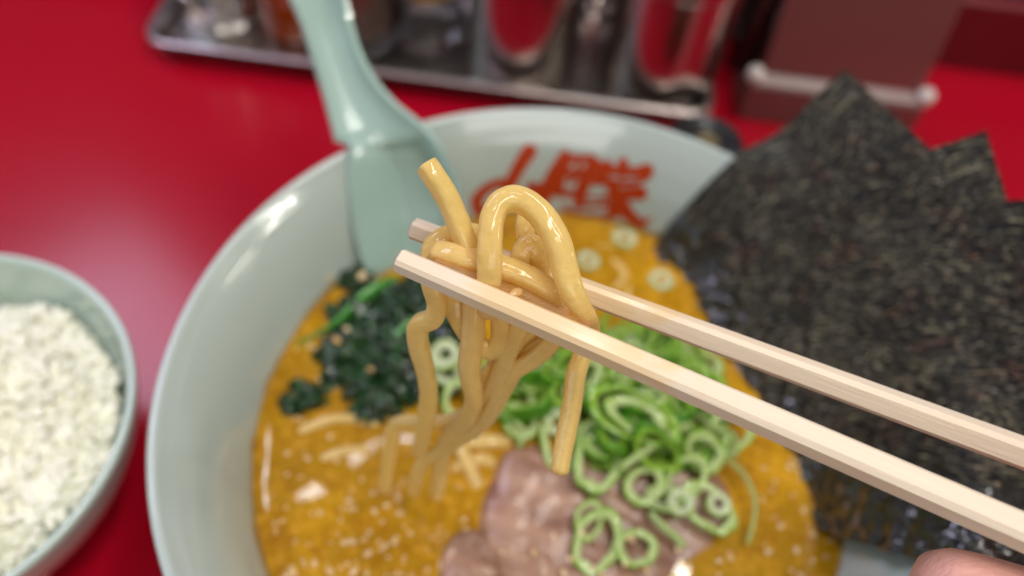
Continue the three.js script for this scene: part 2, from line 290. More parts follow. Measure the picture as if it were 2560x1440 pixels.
// noodles half sunk in the broth
const inSoup = (list, r, label) => solo('sunken_noodle', tube(list.map(([x, y, h]) => on(x, y, SOUP + h - 0.0009)), r * 0.9, { seg: 70, sd: rnd() * 40 }), noodleMat, label, 'noodle');
inSoup([[700, 1120, -0.003], [760, 1078, -0.0006], [850, 1047, 0.0006], [930, 1062, -0.0004], [990, 1090, -0.003]], 0.002, 'noodle arching out of the broth just below the small spinach clump');
inSoup([[770, 1170, -0.003], [820, 1145, -0.0004], [870, 1128, 0.0003], [930, 1136, -0.001], [980, 1170, -0.003]], 0.002, 'noodle back just breaking the broth at left, nearest the plain broth');
inSoup([[1120, 1090, -0.001], [1150, 1120, 0.002], [1172, 1165, 0.0025], [1190, 1205, 0], [1210, 1235, -0.004]], 0.0026, 'fat noodle rising from the broth beside the pork slice');
inSoup([[1100, 1112, -0.003], [1165, 1108, 0.001], [1230, 1104, 0.0015], [1262, 1106, 0.0], [1300, 1090, -0.003]], 0.0023, 'noodle lying flat above the top edge of the pork slice');
inSoup([[1120, 1175, -0.003], [1150, 1165, 0.0005], [1215, 1150, 0.001], [1245, 1190, -0.003]], 0.002, 'noodle stub between pork slice and hanging strands');
inSoup([[1490, 640, -0.003], [1530, 655, -0.0007], [1560, 690, -0.0006], [1530, 730, -0.001], [1480, 745, -0.003]], 0.0019, 'noodle curve under the broth surface right of the tall loop');
inSoup([[1600, 640, -0.003], [1570, 720, -0.0008], [1580, 790, -0.0008], [1640, 830, -0.0012], [1700, 820, -0.003]], 0.0019, 'noodle curve under the broth surface close to the nori');
inSoup([[1440, 585, -0.003], [1475, 610, -0.0009], [1540, 622, -0.0008], [1600, 600, -0.003]], 0.0018, 'noodle just under the broth at the far wall below the lettering');

// ---------------------------------------------------------------- chopsticks
const woodTex = tex(1024, 128, (u, v) => { const g = fbm(u * 7, v * 46, 1.5, 4), f = N3(u * 30, v * 210, 8.8), w = sstep(fbm(u * 3.1, v * 5, 12, 2), 0.0, 0.35); const k = 0.965 + 0.035 * g + 0.012 * f; const wet = (1 - sstep(u + 0.09 * fbm(u * 30, v * 6, 7, 3), 0.22, 0.27)) * sstep(u + 0.05 * fbm(u * 25, v * 9, 3, 2), 0.05, 0.09); return [k * 0.99, k * (0.93 - 0.02 * w - 0.045 * wet), k * (0.845 - 0.04 * w - 0.13 * wet)]; });
const woodBump = tex(1024, 128, (u, v) => { const k = 0.5 + 0.3 * N3(u * 26, v * 240, 3.3) + 0.25 * fbm(u * 10, v * 60, 1, 3); return [k, k, k]; }, false);
const wetMap = tex(512, 64, (u, v) => { const k = 1 - sstep(u + 0.05 * fbm(u * 22, v * 5, 2, 2) * 2, 0.14, 0.25); return [k, k, k]; }, false, false);
const woodMat = std(rgb(0.86, 0.825, 0.77), 0.55, { map: woodTex, bumpMap: woodBump, bumpScale: 0.00012, clearcoat: 1, clearcoatMap: wetMap, clearcoatRoughness: 0.12, specularIntensity: 0.5 });
function chopstick(a, b, s0, s1, roll, label) {
  const A = at(...a), D = at(...b).sub(A), L0 = D.length(); D.normalize();
  const len = 0.205, eye = EYE.clone().sub(A).normalize();
  let Y = eye.clone().addScaledVector(D, -eye.dot(D)).normalize(), X = Y.clone().cross(D).normalize();      // Y to the eye
  const x = X.clone().multiplyScalar(Math.cos(roll)).addScaledVector(Y, Math.sin(roll)), y = Y.clone().multiplyScalar(Math.cos(roll)).addScaledVector(X, -Math.sin(roll));
  const corner = 0.18, sec = [];                     // chamfered square
  for (const [sx, sy] of [[1, 1], [-1, 1], [-1, -1], [1, -1]]) { const first = sx * sy > 0; const c1 = [sx * 0.5, sy * (0.5 - corner)], c2 = [sx * (0.5 - corner), sy * 0.5]; sec.push(...(first ? [c1, c2] : [c2, c1])); }
  const n = sec.length, rows = [], pos = [], uv = [], nor = [], idx = [];
  const S = 60; for (let i = 0; i <= S; i++) rows.push([i / S, 1]);
  const ring = [[-0.0006 / len, 0.02], [-0.00055 / len, 0.72], [-0.0002 / len, 0.93], ...rows.map(([t]) => [t, 1])];
  ring.push([1 + 0.0004 / len, 0.9], [1 + 0.0005 / len, 0.02]);
  const P = (t, k, f) => { const s = lerp(s0, s1, clamp(t * len / L0, 0, 1.6)) * f, w = 1 + 0.012 * N3(t * 40, k * 3.7, roll * 9); return A.clone().addScaledVector(D, t * len).addScaledVector(x, sec[k][0] * s * w).addScaledVector(y, sec[k][1] * s * w); };
  for (let k = 0; k < n; k++) {                       // each long face on its own so that its edges stay crisp
    const k2 = (k + 1) % n, base = pos.length / 3;
    ring.forEach(([t, f], j) => {
      for (let q = 0; q <= 2; q++) { const p = P(t, k, f).lerp(P(t, k2, f), q / 2); pos.push(p.x, p.y, p.z); uv.push(clamp(t, 0, 1), (k + q / 2) / n); }
      if (j) for (let q = 0; q < 2; q++) { const a0 = base + (j - 1) * 3 + q; idx.push(a0, a0 + 1, a0 + 3, a0 + 1, a0 + 4, a0 + 3); }
    });
  }
  const g = new THREE.BufferGeometry();
  g.setAttribute('position', new THREE.Float32BufferAttribute(pos, 3)); g.setAttribute('uv', new THREE.Float32BufferAttribute(uv, 2)); g.setIndex(idx); g.computeVertexNormals();
  return solo('chopstick', g, woodMat, label, 'chopstick');
}
chopstick([1000, 652, 0.1385], [2560, 1331, 0.127], 0.0037, 0.0053, -0.54, 'pale wooden chopstick in front, the lower one, wet at its tip');
chopstick([1034, 571, 0.152], [2560, 1133, 0.149], 0.0037, 0.0053, 0.34, 'pale wooden chopstick at the rear, the upper one behind the noodles');

// the wet film of broth that clings between chopsticks and noodles
{
  const film = std(rgb(0.97, 0.79, 0.47), 0.3, { transmission: 0.82, thickness: 0, clearcoat: 1, clearcoatRoughness: 0.04 });
  const lo = [[1090, 646, 0.1385], [1150, 672, 0.1383], [1230, 706, 0.138], [1330, 748, 0.1378], [1415, 784, 0.1376], [1478, 809, 0.1376]];
  const hi = [[1100, 612, 0.150], [1170, 628, 0.1508], [1250, 660, 0.1508], [1340, 700, 0.1506], [1430, 738, 0.1502], [1490, 772, 0.147]];
  const c1 = new THREE.CatmullRomCurve3(lo.map((p) => at(...p))), c2 = new THREE.CatmullRomCurve3(hi.map((p) => at(...p)));
  solo('broth_film', sheet(80, 24, (u, v) => { const a = c1.getPoint(u), b = c2.getPoint(u); const p = a.lerp(b, v), sag = Math.sin(v * Math.PI); p.y -= sag * (0.0005 + 0.0004 * Math.sin(u * 19)); p.y += 0.00035 * N3(u * 13, v * 5, 3); return p; }, 0.0006), film, 'thin brown film of broth clinging between the two chopsticks', 'broth film');
}

// ---------------------------------------------------------------- soup spoon
{
  const spoon = thing('soup_spoon', 'pale green plastic soup spoon leaning on the far left bowl rim', 'spoon');
  const st = [ // left px, right px, y left, y right, distance, channel depth
    [655, 800, -140, -150, 0.247, 0.0042], [722, 868, 0, -10, 0.252, 0.0042], [752, 884, 70, 58, 0.2545, 0.0042], [778, 909, 150, 136, 0.2565, 0.004], [801, 948, 222, 205, 0.258, 0.004], [819, 1000, 290, 262, 0.259, 0.0042], [831, 1048, 335, 300, 0.2592, 0.0048], [836, 1066, 352, 318, 0.2592, 0.0055],
    [866, 1080, 364, 332, 0.2592, 0.0065], [868, 1100, 382, 360, 0.2596, 0.0085], [868, 1128, 420, 410, 0.2606, 0.011], [870, 1150, 475, 460, 0.2625, 0.0125], [875, 1166, 535, 525, 0.2655, 0.013], [884, 1176, 590, 590, 0.2688, 0.0128], [900, 1172, 650, 655, 0.2735, 0.012], [925, 1150, 705, 715, 0.279, 0.0095], [965, 1110, 745, 755, 0.284, 0.005], [1010, 1070, 762, 768, 0.287, 0.001],
  ];
  const Ls = new THREE.CatmullRomCurve3(st.map((s) => at(s[0], s[2], s[4])), false, 'centripetal'), Rs = new THREE.CatmullRomCurve3(st.map((s) => at(s[1], s[3], s[4])), false, 'centripetal');
  const depC = new THREE.CatmullRomCurve3(st.map((q, i) => V(i, q[5], 0)), false, 'centripetal'), dep = (t) => depC.getPoint(t).y;
  const f = (u, v) => {
    const a = Ls.getPoint(v), b = Rs.getPoint(v), m = a.clone().lerp(b, 0.5), e = 0.004;
    const T = Ls.getPoint(Math.min(1, v + e)).add(Rs.getPoint(Math.min(1, v + e))).sub(Ls.getPoint(Math.max(0, v - e))).sub(Rs.getPoint(Math.max(0, v - e))).normalize();
    const X = b.clone().sub(a), n = X.clone().cross(T).normalize(); if (n.dot(EYE.clone().sub(m)) < 0) n.negate();
    const q = u * 2 - 1, k = sstep(v * (st.length - 1), 7.6, 10), round = 1 - Math.pow(Math.abs(q), 2.4), ramp = (q + 1) / 0.82, deep = (ramp > 1 ? 1 : ramp > 0.86 ? ramp - Math.pow(ramp - 0.86, 2) / 0.56 : ramp) * (1 - Math.pow(sstep(q, 0.5, 1), 1.6));
    return a.lerp(b, u).addScaledVector(n, -dep(v) * lerp(round, deep, k));
  };
  const sm = std(rgb(0.40, 0.555, 0.49), 0.22, { transmission: 0.12, thickness: 0, clearcoat: 1, clearcoatRoughness: 0.05 });
  // split where the handle meets the bowl of the spoon
  const cut = 8.5 / (st.length - 1);
  part('handle', sheet(40, 90, (u, v) => f(u, v * cut), 0.0021), sm, spoon);
  part('spoon_bowl', sheet(40, 80, (u, v) => f(u, cut + v * (1 - cut) + 0.0003), 0.0021), sm, spoon);
}

// ---------------------------------------------------------------- nori
const noriTex = tex(1024, 1024, (u, v) => {
  const s = fbm(u * 30 + 2 * N3(u * 6, v * 6, 1), v * 165, 3.3, 5), p = fbm(u * 90, v * 220, 9, 2), big = fbm(u * 5, v * 5, 6.1, 3), red = sstep(fbm(u * 7 + 3, v * 11, 14.2, 3), 0.1, 0.35);
  const k = clamp(0.115 + 1.12 * Math.max(-0.09, s + 0.02) + 0.7 * p + 0.16 * big, 0.01, 0.8);
  const c = [k * 1.02, k * 0.95, k * 0.76];
  return c.map((q, i) => lerp(q, [k * 1.15, k * 0.66, k * 0.5][i], red * 0.5));
});
const noriBump = tex(1024, 1024, (u, v) => { const k = 0.5 + 0.5 * fbm(u * 30 + 2 * N3(u * 6, v * 6, 1), v * 165, 3.3, 5) + 0.3 * fbm(u * 90, v * 180, 9, 2); return [k, k, k]; }, false);
const noriMat = std(rgb(0.95, 0.95, 0.95), 0.27, { map: noriTex, bumpMap: noriBump, bumpScale: 0.0022, specularIntensity: 0.9 });
const noriWet = std(rgb(0.22, 0.22, 0.23), 0.22, { map: noriTex, bumpMap: noriBump, bumpScale: 0.0016, clearcoat: 1, clearcoatRoughness: 0.06 });
{
  const A = V(0.0366, 0.0482, -0.0841), U = V(0.526, 0.777, -0.342).normalize(), W0 = V(0.495, 0.02, 0.868);
  const n = U.clone().cross(W0).normalize(), W = n.clone().cross(U).normalize(); if (W.dot(W0) < 0) W.negate();
  if (n.dot(EYE.clone().sub(A)) < 0) n.negate();
  // corner o in the plane (u, w), turned by ang, size lu x lw; lift off the plane; curl of the lower wet edge
  function nori(o, ang, lu, lw, lift, wet, label, curl = 0, foot = 0) {
    const c = Math.cos(ang), s = Math.sin(ang);
    const f = (u, v) => {
      const a = (u - wet / lu * 0) * lu, b = v * lw, pu = o[0] + a * c - b * s, pw = o[1] + a * s + b * c;
      const sx = a * 260, sy = b * 1050;
      let h = lift + 0.0009 * N3(pu * 55, pw * 40, lift * 900) + 0.00026 * fbm(sx, sy, 3.3 + lift * 999, 2) + (foot ? 0.0022 * sstep(b / lw, foot - 0.08, 1) * N3(a * 230, b * 260, 5) : 0.0026 * Math.max(0, 1 - a / 0.03) * N3(a * 260, b * 230, lift * 999)) + 0.0014 * Math.sin(pw * 34 + lift * 500) * sstep(a, 0.01, 0.08);
      let low = Math.max(0, wet - a) / Math.max(wet, 1e-6);
      h += curl * low * low * 0.006 * (0.6 + 0.4 * Math.sin(b * 260)) ;
      return A.clone().addScaledVector(U, pu - low * low * 0.002).addScaledVector(W, pw + 0.0004 * N3(pu * 300, 7, pw * 300)).addScaledVector(n, h);
    };
    // where the sheet would run through the bowl it lies over wall and rim instead
    const G = 40, lifts = new Float32Array((G + 1) * (G + 1));
    for (let j = 0; j <= G; j++) for (let i = 0; i <= G; i++) {
      const p = f(i / G, j / G), hit = (h) => { const x = p.x + n.x * h, y = p.y + n.y * h, z = p.z + n.z * h, r = Math.hypot(x, z); return y < 0.0845 + lift && y > 0.015 && r > innerR(Math.min(Math.max(y, SOUP), 0.083)) - 0.0015 - lift && r < 0.13; };
      let h = 0; if (hit(0)) while (h < 0.03 && hit(h)) h += 0.0004; lifts[j * (G + 1) + i] = h;
    }
    for (let it = 0; it < 6; it++) { const o = lifts.slice(); for (let j = 0; j <= G; j++) for (let i = 0; i <= G; i++) { let m = 0, sum = 0, c = 0; for (let q = -1; q <= 1; q++) for (let p = -1; p <= 1; p++) { const x = clamp(i + p, 0, G), y = clamp(j + q, 0, G), k = o[y * (G + 1) + x]; m = Math.max(m, k); sum += k; c++; } lifts[j * (G + 1) + i] = it < 2 ? m : sum / c; } }
    const drape = (u, v) => { const x = Math.min(G - 1e-4, u * G), y = Math.min(G - 1e-4, v * G), i = Math.floor(x), j = Math.floor(y), k = (q, p) => lifts[(j + q) * (G + 1) + i + p]; const a = x - i, b = y - j; return f(u, v).addScaledVector(n, lerp(lerp(k(0, 0), k(0, 1), a), lerp(k(1, 0), k(1, 1), a), b)); };
    const t = thing('nori_sheet', label, 'nori', [0, 0, 0], 'sheets of nori standing in the ramen');
    const cut = wet / lu;
    if (foot) {                                    // wet along the far half of the lower side
      part('dry_sheet', sheet(150, 150, (u, v) => drape(u, v * foot), 0.0003, [0, 1, 0, foot]), noriMat, t);
      part('wet_edge', sheet(150, 56, (u, v) => drape(u, foot + v * (1 - foot)), 0.0003, [0, 1, foot, 1]), noriWet, t);
      return t;
    }
    part('dry_sheet', sheet(150, 200, (u, v) => drape(cut + u * (1 - cut), v), 0.0003, [cut, 1, 0, 1]), noriMat, t);
    if (wet > 0) part('wet_edge', sheet(40, 200, (u, v) => drape(u * cut, v), 0.0003, [0, cut, 0, 1]), noriWet, t);
    return t;
  }
  nori([-0.0045, 0], 0, 0.0868, 0.098, 0, 0.018, 'nori sheet with the tallest pointed corner, leftmost of the three', 0.4);
  nori([0.0175, 0.0098], 0.455, 0.087, 0.1, 0.0014, 0, 'middle nori sheet, its corner peeping out right of the tallest point', 0.2);
  nori([0.046, 0.033], 0.715, 0.086, 0.0975, 0.0028, 0, 'front nori sheet running out of the picture on the right, wet at its foot', 0, 0.8);
}

// ---------------------------------------------------------------- pork
const porkTex = tex(512, 512, (u, v) => {
  const a = fbm(u * 5, v * 5, 1.7, 4), b = fbm(u * 3 + a, v * 9 + a, 6.2, 4), f = sstep(fbm(u * 5 + 2 * a, v * 13, 11.3, 3), 0.05, 0.3), d = sstep(fbm(u * 6, v * 6, 17, 3), 0.2, 0.42);
  let c = [0.67 + 0.34 * b, 0.50 + 0.36 * b, 0.415 + 0.34 * b];
  c = c.map((q, i) => lerp(q, [0.84, 0.72, 0.6][i], f * 0.14));
  return c.map((q, i) => lerp(q, [0.5, 0.27, 0.24][i], d * 0.6));
});
const porkBump = tex(512, 512, (u, v) => { const k = 0.5 + 0.5 * fbm(u * 14, v * 46, 1, 4); return [k, k, k]; }, false);
const porkMat = std(rgb(0.745, 0.70, 0.61), 0.5, { map: porkTex, bumpMap: porkBump, bumpScale: 0.0004, clearcoat: 0.5, clearcoatRoughness: 0.22 });
function slab(outline, y, thick, amp, sd, sink = 0) {     // a flat slice with a rounded uneven edge
  const pts = outline.map(([x, z]) => on(x, z, y)), curve = new THREE.CatmullRomCurve3(pts, true, 'centripetal');
  const c = pts.reduce((a, p) => a.add(p), V(0, 0, 0)).divideScalar(pts.length);
  const face = (sgn) => grid(110, 26, (u, v) => {
    const e = curve.getPoint(u % 1), r = v, q = c.clone().lerp(e, r); const edge = Math.sqrt(Math.max(0, 1 - Math.pow(r, 14)));
    q.y = y - thick / 2 + sgn * thick / 2 * edge + (amp * N3(q.x * 90 + sd, 1, q.z * 90) + amp * 0.5 * N3(q.x * 260, sd, q.z * 260)) * (sgn > 0 ? 1 : 0.2);
    q.y -= sink * sstep(q.x, 0.005, 0.05) * sstep(q.z, -0.005, 0.035);
    return q;
  }, true);
  const top = face(1), bot = face(-1);
  const flip = top; const ix = bot.index.array, tx = flip.index.array;
  const nrm = top.attributes.normal; let up = 0; for (let i = 0; i < nrm.count; i++) up += nrm.getY(i);
  const t = up < 0 ? tx : ix; for (let i = 0; i < t.length; i += 3) { const q = t[i]; t[i] = t[i + 1]; t[i + 1] = q; }
  top.computeVertexNormals(); bot.computeVertexNormals();
  for (const g of [top, bot]) { const p = g.attributes.position, uv = g.attributes.uv; for (let i = 0; i < p.count; i++) uv.setXY(i, p.getX(i) / 0.07 + sd, p.getZ(i) / 0.07); }
  return mergeGeometries([top, bot]);
}
solo('pork_slice', slab([[1240, 1165], [1268, 1118], [1330, 1104], [1400, 1128], [1490, 1120], [1620, 1130], [1740, 1140], [1820, 1190], [1850, 1270], [1830, 1345], [1770, 1400], [1700, 1440], [1630, 1500], [1500, 1540], [1330, 1530], [1260, 1450], [1215, 1380], [1200, 1300], [1212, 1230]], SOUP + 0.0034, 0.0065, 0.0009, 3.3, 0.0034), porkMat, 'big pinkish brown slice of roast pork under the scallion rings', 'pork slice');
solo('pork_slice', slab([[1118, 1352], [1150, 1322], [1205, 1326], [1232, 1362], [1250, 1420], [1240, 1480], [1170, 1520], [1110, 1490], [1100, 1410]], SOUP + 0.0028, 0.006, 0.0014, 8.1), porkMat, 'small darker piece of pork at the lower left of the big slice', 'pork slice');

// ---------------------------------------------------------------- scallions
const sGreen = [0.17, 0.45, 0.012], sDeep = [0.075, 0.27, 0.008], sMid = [0.37, 0.6, 0.055], sPale = [0.60, 0.73, 0.29], sWhite = [0.74, 0.8, 0.52];
const scMat = new THREE.MeshPhysicalMaterial({ color: 0xffffff, vertexColors: true, roughness: 0.5, transmission: 0.38, thickness: 0, clearcoat: 0.7, clearcoatRoughness: 0.05, specularIntensity: 0.4 });
// a cut ring: R outer radius, w wall, h height, e long axis stretch
function ringGeo(R, w, h, e, tone, sd, bend = 0) {
  const [co, cm, ci] = tone, n = 56, prof = [[0, 0.5], [0.06, 0.92], [0.14, 1], [0.5, 0.96], [0.92, 0.92], [1, 0.5], [1, -0.5], [0.92, -0.92], [0.5, -0.96], [0.14, -1], [0.06, -0.92], [0, -0.5]], m = prof.length;
  const pos = [], col = [], idx = [];
  for (let i = 0; i < n; i++) {
    const a = i / n * 2 * Math.PI, k = 1 + 0.12 * N3(Math.cos(a) * 1.1 + sd, Math.sin(a) * 1.1, sd) + 0.05 * N3(Math.cos(a) * 3 + sd, Math.sin(a) * 3, 4);
    const wl = w * (1 + 0.35 * N3(Math.cos(a) * 1.4, Math.sin(a) * 1.4, sd + 5));
    for (const [q, y] of prof) {
      const r = R * k - wl * q, x = Math.cos(a) * r * e, z = Math.sin(a) * r / Math.sqrt(e);
      pos.push(x, y * h / 2 + bend * x * x * 40 + h * 0.25 * N3(Math.cos(a) * 2, sd, Math.sin(a) * 2), z);
      const c = q < 0.12 ? co.map((v, j) => lerp(v, cm[j], q / 0.12)) : cm.map((v, j) => lerp(v, ci[j], Math.min(1, (q - 0.12) / 0.4)));
      col.push(...c);
    }
    for (let j = 0; j < m; j++) { const a0 = i * m + j, b0 = i * m + (j + 1) % m, a1 = ((i + 1) % n) * m + j, b1 = ((i + 1) % n) * m + (j + 1) % m; idx.push(a0, a1, b0, b0, a1, b1); }
  }
  const g = new THREE.BufferGeometry();
  g.setAttribute('position', new THREE.Float32BufferAttribute(pos, 3)); g.setAttribute('color', new THREE.Float32BufferAttribute(col, 3)); g.setIndex(idx); g.computeVertexNormals();
  return g;
}
const leafRing = [sDeep, sMid, sPale], greenRing = [sDeep, sGreen, sMid], whiteRing = [sMid, sPale, sWhite];
const protos = [
  [ringGeo(0.0064, 0.0027, 0.0024, 1.15, leafRing, 1.3)], [ringGeo(0.0075, 0.0024, 0.002, 1.3, leafRing, 5.1)], [ringGeo(0.0052, 0.0030, 0.0034, 1.02, whiteRing, 9.4)],
  [ringGeo(0.0070, 0.0021, 0.005, 1.45, greenRing, 12.2)], [ringGeo(0.0055, 0.0013, 0.003, 1.2, leafRing, 15.7), ringGeo(0.0036, 0.001, 0.0034, 1.25, whiteRing, 17.7)], [ringGeo(0.0070, 0.0015, 0.003, 1.6, greenRing, 21.5), ringGeo(0.0048, 0.0021, 0.0028, 1.6, leafRing, 22.5)],
].map((g) => mergeGeometries(g));
const heapC = on(1530, 985, SOUP + 0.004);
const heapH = (x, z) => { const d = Math.hypot((x - heapC.x) / 0.036, (z - heapC.z) / 0.027); return Math.max(0, 1 - d * d) * 0.0135; };
function scallion(k, p, tilt, yaw, scale, label, group) {
  const m = new THREE.Mesh(protos[k], scMat); m.name = numbered('scallion_ring'); m.position.copy(p); m.rotation.set(tilt[0], yaw, tilt[1], 'XYZ'); m.scale.setScalar(scale); m.castShadow = m.receiveShadow = true; scene.add(m);
  return tag(m, label, 'scallion', group);
}
const HEAP = 'scallion rings heaped on the ramen';
// rings one can single out: kind, px, py, height over broth, tilt, yaw, scale, label
for (const [k, x, y, h, tl, yw, sc, label] of [
  [2, 1112, 888, 0.010, [0.2, 0.1], 0.3, 0.98, 'thick pale scallion ring beside the hanging noodles, next to the spinach'],
  [2, 1118, 930, 0.0055, [0.2, 0.05], 1.2, 0.95, 'green scallion stub under the pale ring beside the spinach'],
  [0, 1150, 1000, 0.006, [0.5, -0.3], 1.5, 0.95, 'scallion ring standing left of the heap behind the noodle strands'],
  [1, 1492, 1352, 0.0055, [0.15, 0.1], 1.25, 1.0, 'large open scallion ring lying on the pork, lowest on its left'],
  [0, 1590, 1372, 0.0052, [0.1, -0.1], 0.15, 0.92, 'oval scallion ring on the pork right of the lowest one'],
  [1, 1495, 1150, 0.007, [0.1, -0.1], 1.35, 1.12, 'tall thin scallion ring behind the free noodle end'],
  [0, 1612, 1215, 0.0065, [0.2, 0.1], 0.6, 0.95, 'round scallion ring on the middle of the pork'],
  [4, 1660, 1245, 0.0062, [0.1, 0.2], 0.1, 0.85, 'small double scallion ring touching the round middle one'],
  [1, 1715, 1195, 0.007, [0.25, 0.15], 1.0, 0.85, 'upright oval scallion ring right of the middle of the pork'],
  [1, 1772, 1270, 0.006, [0.1, 0.1], 2.5, 0.95, 'oval scallion ring on the right part of the pork'],
  [5, 1585, 1040, 0.0155, [0.25, -0.1], -0.25, 1.35, 'broad green scallion slice of nested layers on top of the heap'],
  [1, 1815, 1085, 0.006, [0.3, 0.2], 0.6, 1.0, 'thin pale scallion loop at the right end of the heap'],
  [0, 1760, 1130, 0.008, [0.3, 0.2], 2.2, 1.0, 'green scallion ring at the right foot of the heap'],
  [3, 1640, 1120, 0.0125, [0.9, 0.1], 2.4, 0.95, 'bright green scallion piece turned on edge in front of the heap'],
  [1, 1472, 1300, 0.0072, [0.2, 0.25], 1.4, 0.62, 'narrow scallion loop leaning inside the lowest open ring'],
  [2, 1700, 1255, 0.0068, [0.1, 0.1], 0.4, 0.8, 'small pale scallion ring between the middle ring and the right oval'],
  [2, 1795, 1262, 0.0066, [0.1, 0.1], 2.4, 0.72, 'small pale scallion ring inside the right oval one'],
  [3, 1560, 800, 0.010, [0.5, 0.1], 0.5, 0.9, 'dark green scallion piece between the chopsticks, next to the big loop'],
]) scallion(k, on(x, y, SOUP + h), tl, yw, sc, label, null);
for (let i = 0; i < 74; i++) {
  const a = rnd() * 2 * Math.PI, r = Math.sqrt(rnd()), x = heapC.x + Math.cos(a) * r * 0.036, z = heapC.z + Math.sin(a) * r * 0.025;
  const k = Math.floor(rnd() * 6), h = heapH(x, z);
  scallion(k, V(x, SOUP + 0.002 + h * rr(0.55, 1.02), z), [rr(-0.6, 0.6), rr(-0.6, 0.6)], rr(0, 6.28), rr(0.72, 1.12), 'green scallion ring in the heap on the ramen', HEAP);
}
for (const [x, y] of [[1470, 655], [1650, 705], [1625, 790], [1700, 850], [1560, 600]]) {
  scallion(2, on(x, y, SOUP - 0.0009), [rr(-0.12, 0.12), rr(-0.12, 0.12)], rr(0, 6), rr(0.7, 0.95), 'pale scallion ring floating in the broth near the nori', 'scallion rings floating near the nori');
}
// long shreds
function shred(list, r, label) {
  const g = tube(list.map(([x, y, h]) => on(x, y, SOUP + h)), r, { seg: 50, radial: 10, flat: 0.55 });
  const col = [], p = g.attributes.position; for (let i = 0; i < p.count; i++) { const q = i % 10 < 5 ? sMid : sPale; col.push(...q); }
  g.setAttribute('color', new THREE.Float32BufferAttribute(col, 3));
  solo('scallion_shred', g, scMat, label, 'scallion');
}
shred([[1800, 1140, 0.005], [1850, 1175, 0.0052], [1885, 1240, 0.005], [1885, 1300, 0.0045], [1870, 1355, 0.003]], 0.0009, 'thin pale scallion shred curving down at the right end of the pork');
shred([[1730, 1030, 0.008], [1790, 1070, 0.008], [1835, 1090, 0.007], [1838, 1140, 0.006]], 0.0009, 'pale scallion shred bent over the right slope of the heap');
shred([[1630, 1290, 0.005], [1660, 1320, 0.006], [1690, 1345, 0.005], [1704, 1362, 0.0045]], 0.0017, 'short green scallion strip below the round rings on the pork');
shred([[1560, 1165, 0.010], [1610, 1130, 0.012], [1680, 1085, 0.013], [1720, 1060, 0.012]], 0.0021, 'bright green scallion blade lying across the front of the heap');
shred([[1290, 1060, 0.005], [1310, 1080, 0.004], [1300, 1110, 0.0035]], 0.0016, 'pale green scallion bit above the top corner of the pork');

// ---------------------------------------------------------------- spinach
const spinTex = tex(256, 256, (u, v) => { const a = fbm(u * 6, v * 6, 2, 4), k = 0.22 + 0.42 * a; return [k * 0.45, k * 0.95, k * 0.42]; });
const spinMat = std(rgb(0.62, 0.85, 0.6), 0.3, { map: spinTex, specularIntensity: 0.3, clearcoat: 1, clearcoatRoughness: 0.02, side: THREE.DoubleSide });
const stemMat = std(rgb(0.05, 0.27, 0.015), 0.3, { clearcoat: 1, clearcoatRoughness: 0.1 });
function crumple(c, size, sd, hgt) {
  return sheet(36, 30, (u, v) => {
    const a = (u - 0.5) * 2, b = (v - 0.5) * 2, r = Math.hypot(a, b) + 1e-6, q = Math.max(Math.abs(a), Math.abs(b)) / r;   // square to disc
    const x = a * q, z = b * q, rot = sd * 2.4, X = (x * Math.cos(rot) - z * Math.sin(rot)) * size * (1 + 0.25 * N3(x + sd, z, 1)), Z = (x * Math.sin(rot) + z * Math.cos(rot)) * size * 0.75;
    const y = hgt * (0.55 - 0.75 * r * r) + size * (0.55 * N3(x * 1.7 + sd, z * 1.7, sd) + 0.24 * N3(x * 3.6, z * 3.6 + sd, 3) + 0.05 * N3(x * 9, sd, z * 9));
    return V(c.x + X + size * 0.28 * N3(x * 3, z * 3, sd + 9), c.y + y, c.z + Z + size * 0.28 * N3(x * 3 + 7, z * 3, sd));
  }, 0.0004);
}
{
  const t = thing('spinach', 'pile of dark green boiled spinach at the left of the broth', 'spinach');
  for (const [x, y, s, h] of [[960, 800, 0.010, 0.006], [900, 780, 0.009, 0.004], [1020, 760, 0.010, 0.006], [1040, 830, 0.010, 0.007], [985, 860, 0.009, 0.008], [900, 850, 0.010, 0.005], [860, 880, 0.0085, 0.004], [880, 935, 0.009, 0.004], [1060, 900, 0.009, 0.006], [960, 960, 0.009, 0.005], [1010, 960, 0.008, 0.005], [940, 1010, 0.0075, 0.003], [1000, 900, 0.009, 0.007], [1080, 770, 0.009, 0.005], [1090, 950, 0.008, 0.004], [930, 730, 0.008, 0.003], [1120, 820, 0.009, 0.005], [1060, 715, 0.008, 0.004], [960, 905, 0.007, 0.009]])
    part('spinach_leaf', crumple(on(x, y, SOUP + h * 0.55), s * 1.15, x * 0.37 + y * 0.11, h), spinMat, t);
  part('stem', tube([[745, 858, 0.0008], [800, 832, 0.0016], [850, 800, 0.003], [900, 755, 0.0045], [945, 722, 0.005], [985, 702, 0.004]].map(([x, y, h]) => on(x, y, SOUP + h)), (q) => 0.0009 + 0.0023 * sstep(q, 0.1, 0.75) * (1 - 0.5 * sstep(q, 0.8, 1)), { flat: 0.4, seg: 60, sd: 4 }), stemMat, t);
  part('stem', tube([[960, 880, 0.006], [1000, 830, 0.0085], [1040, 795, 0.009]].map(([x, y, h]) => on(x, y, SOUP + h)), 0.0013, { flat: 0.6, seg: 40 }), stemMat, t);
}
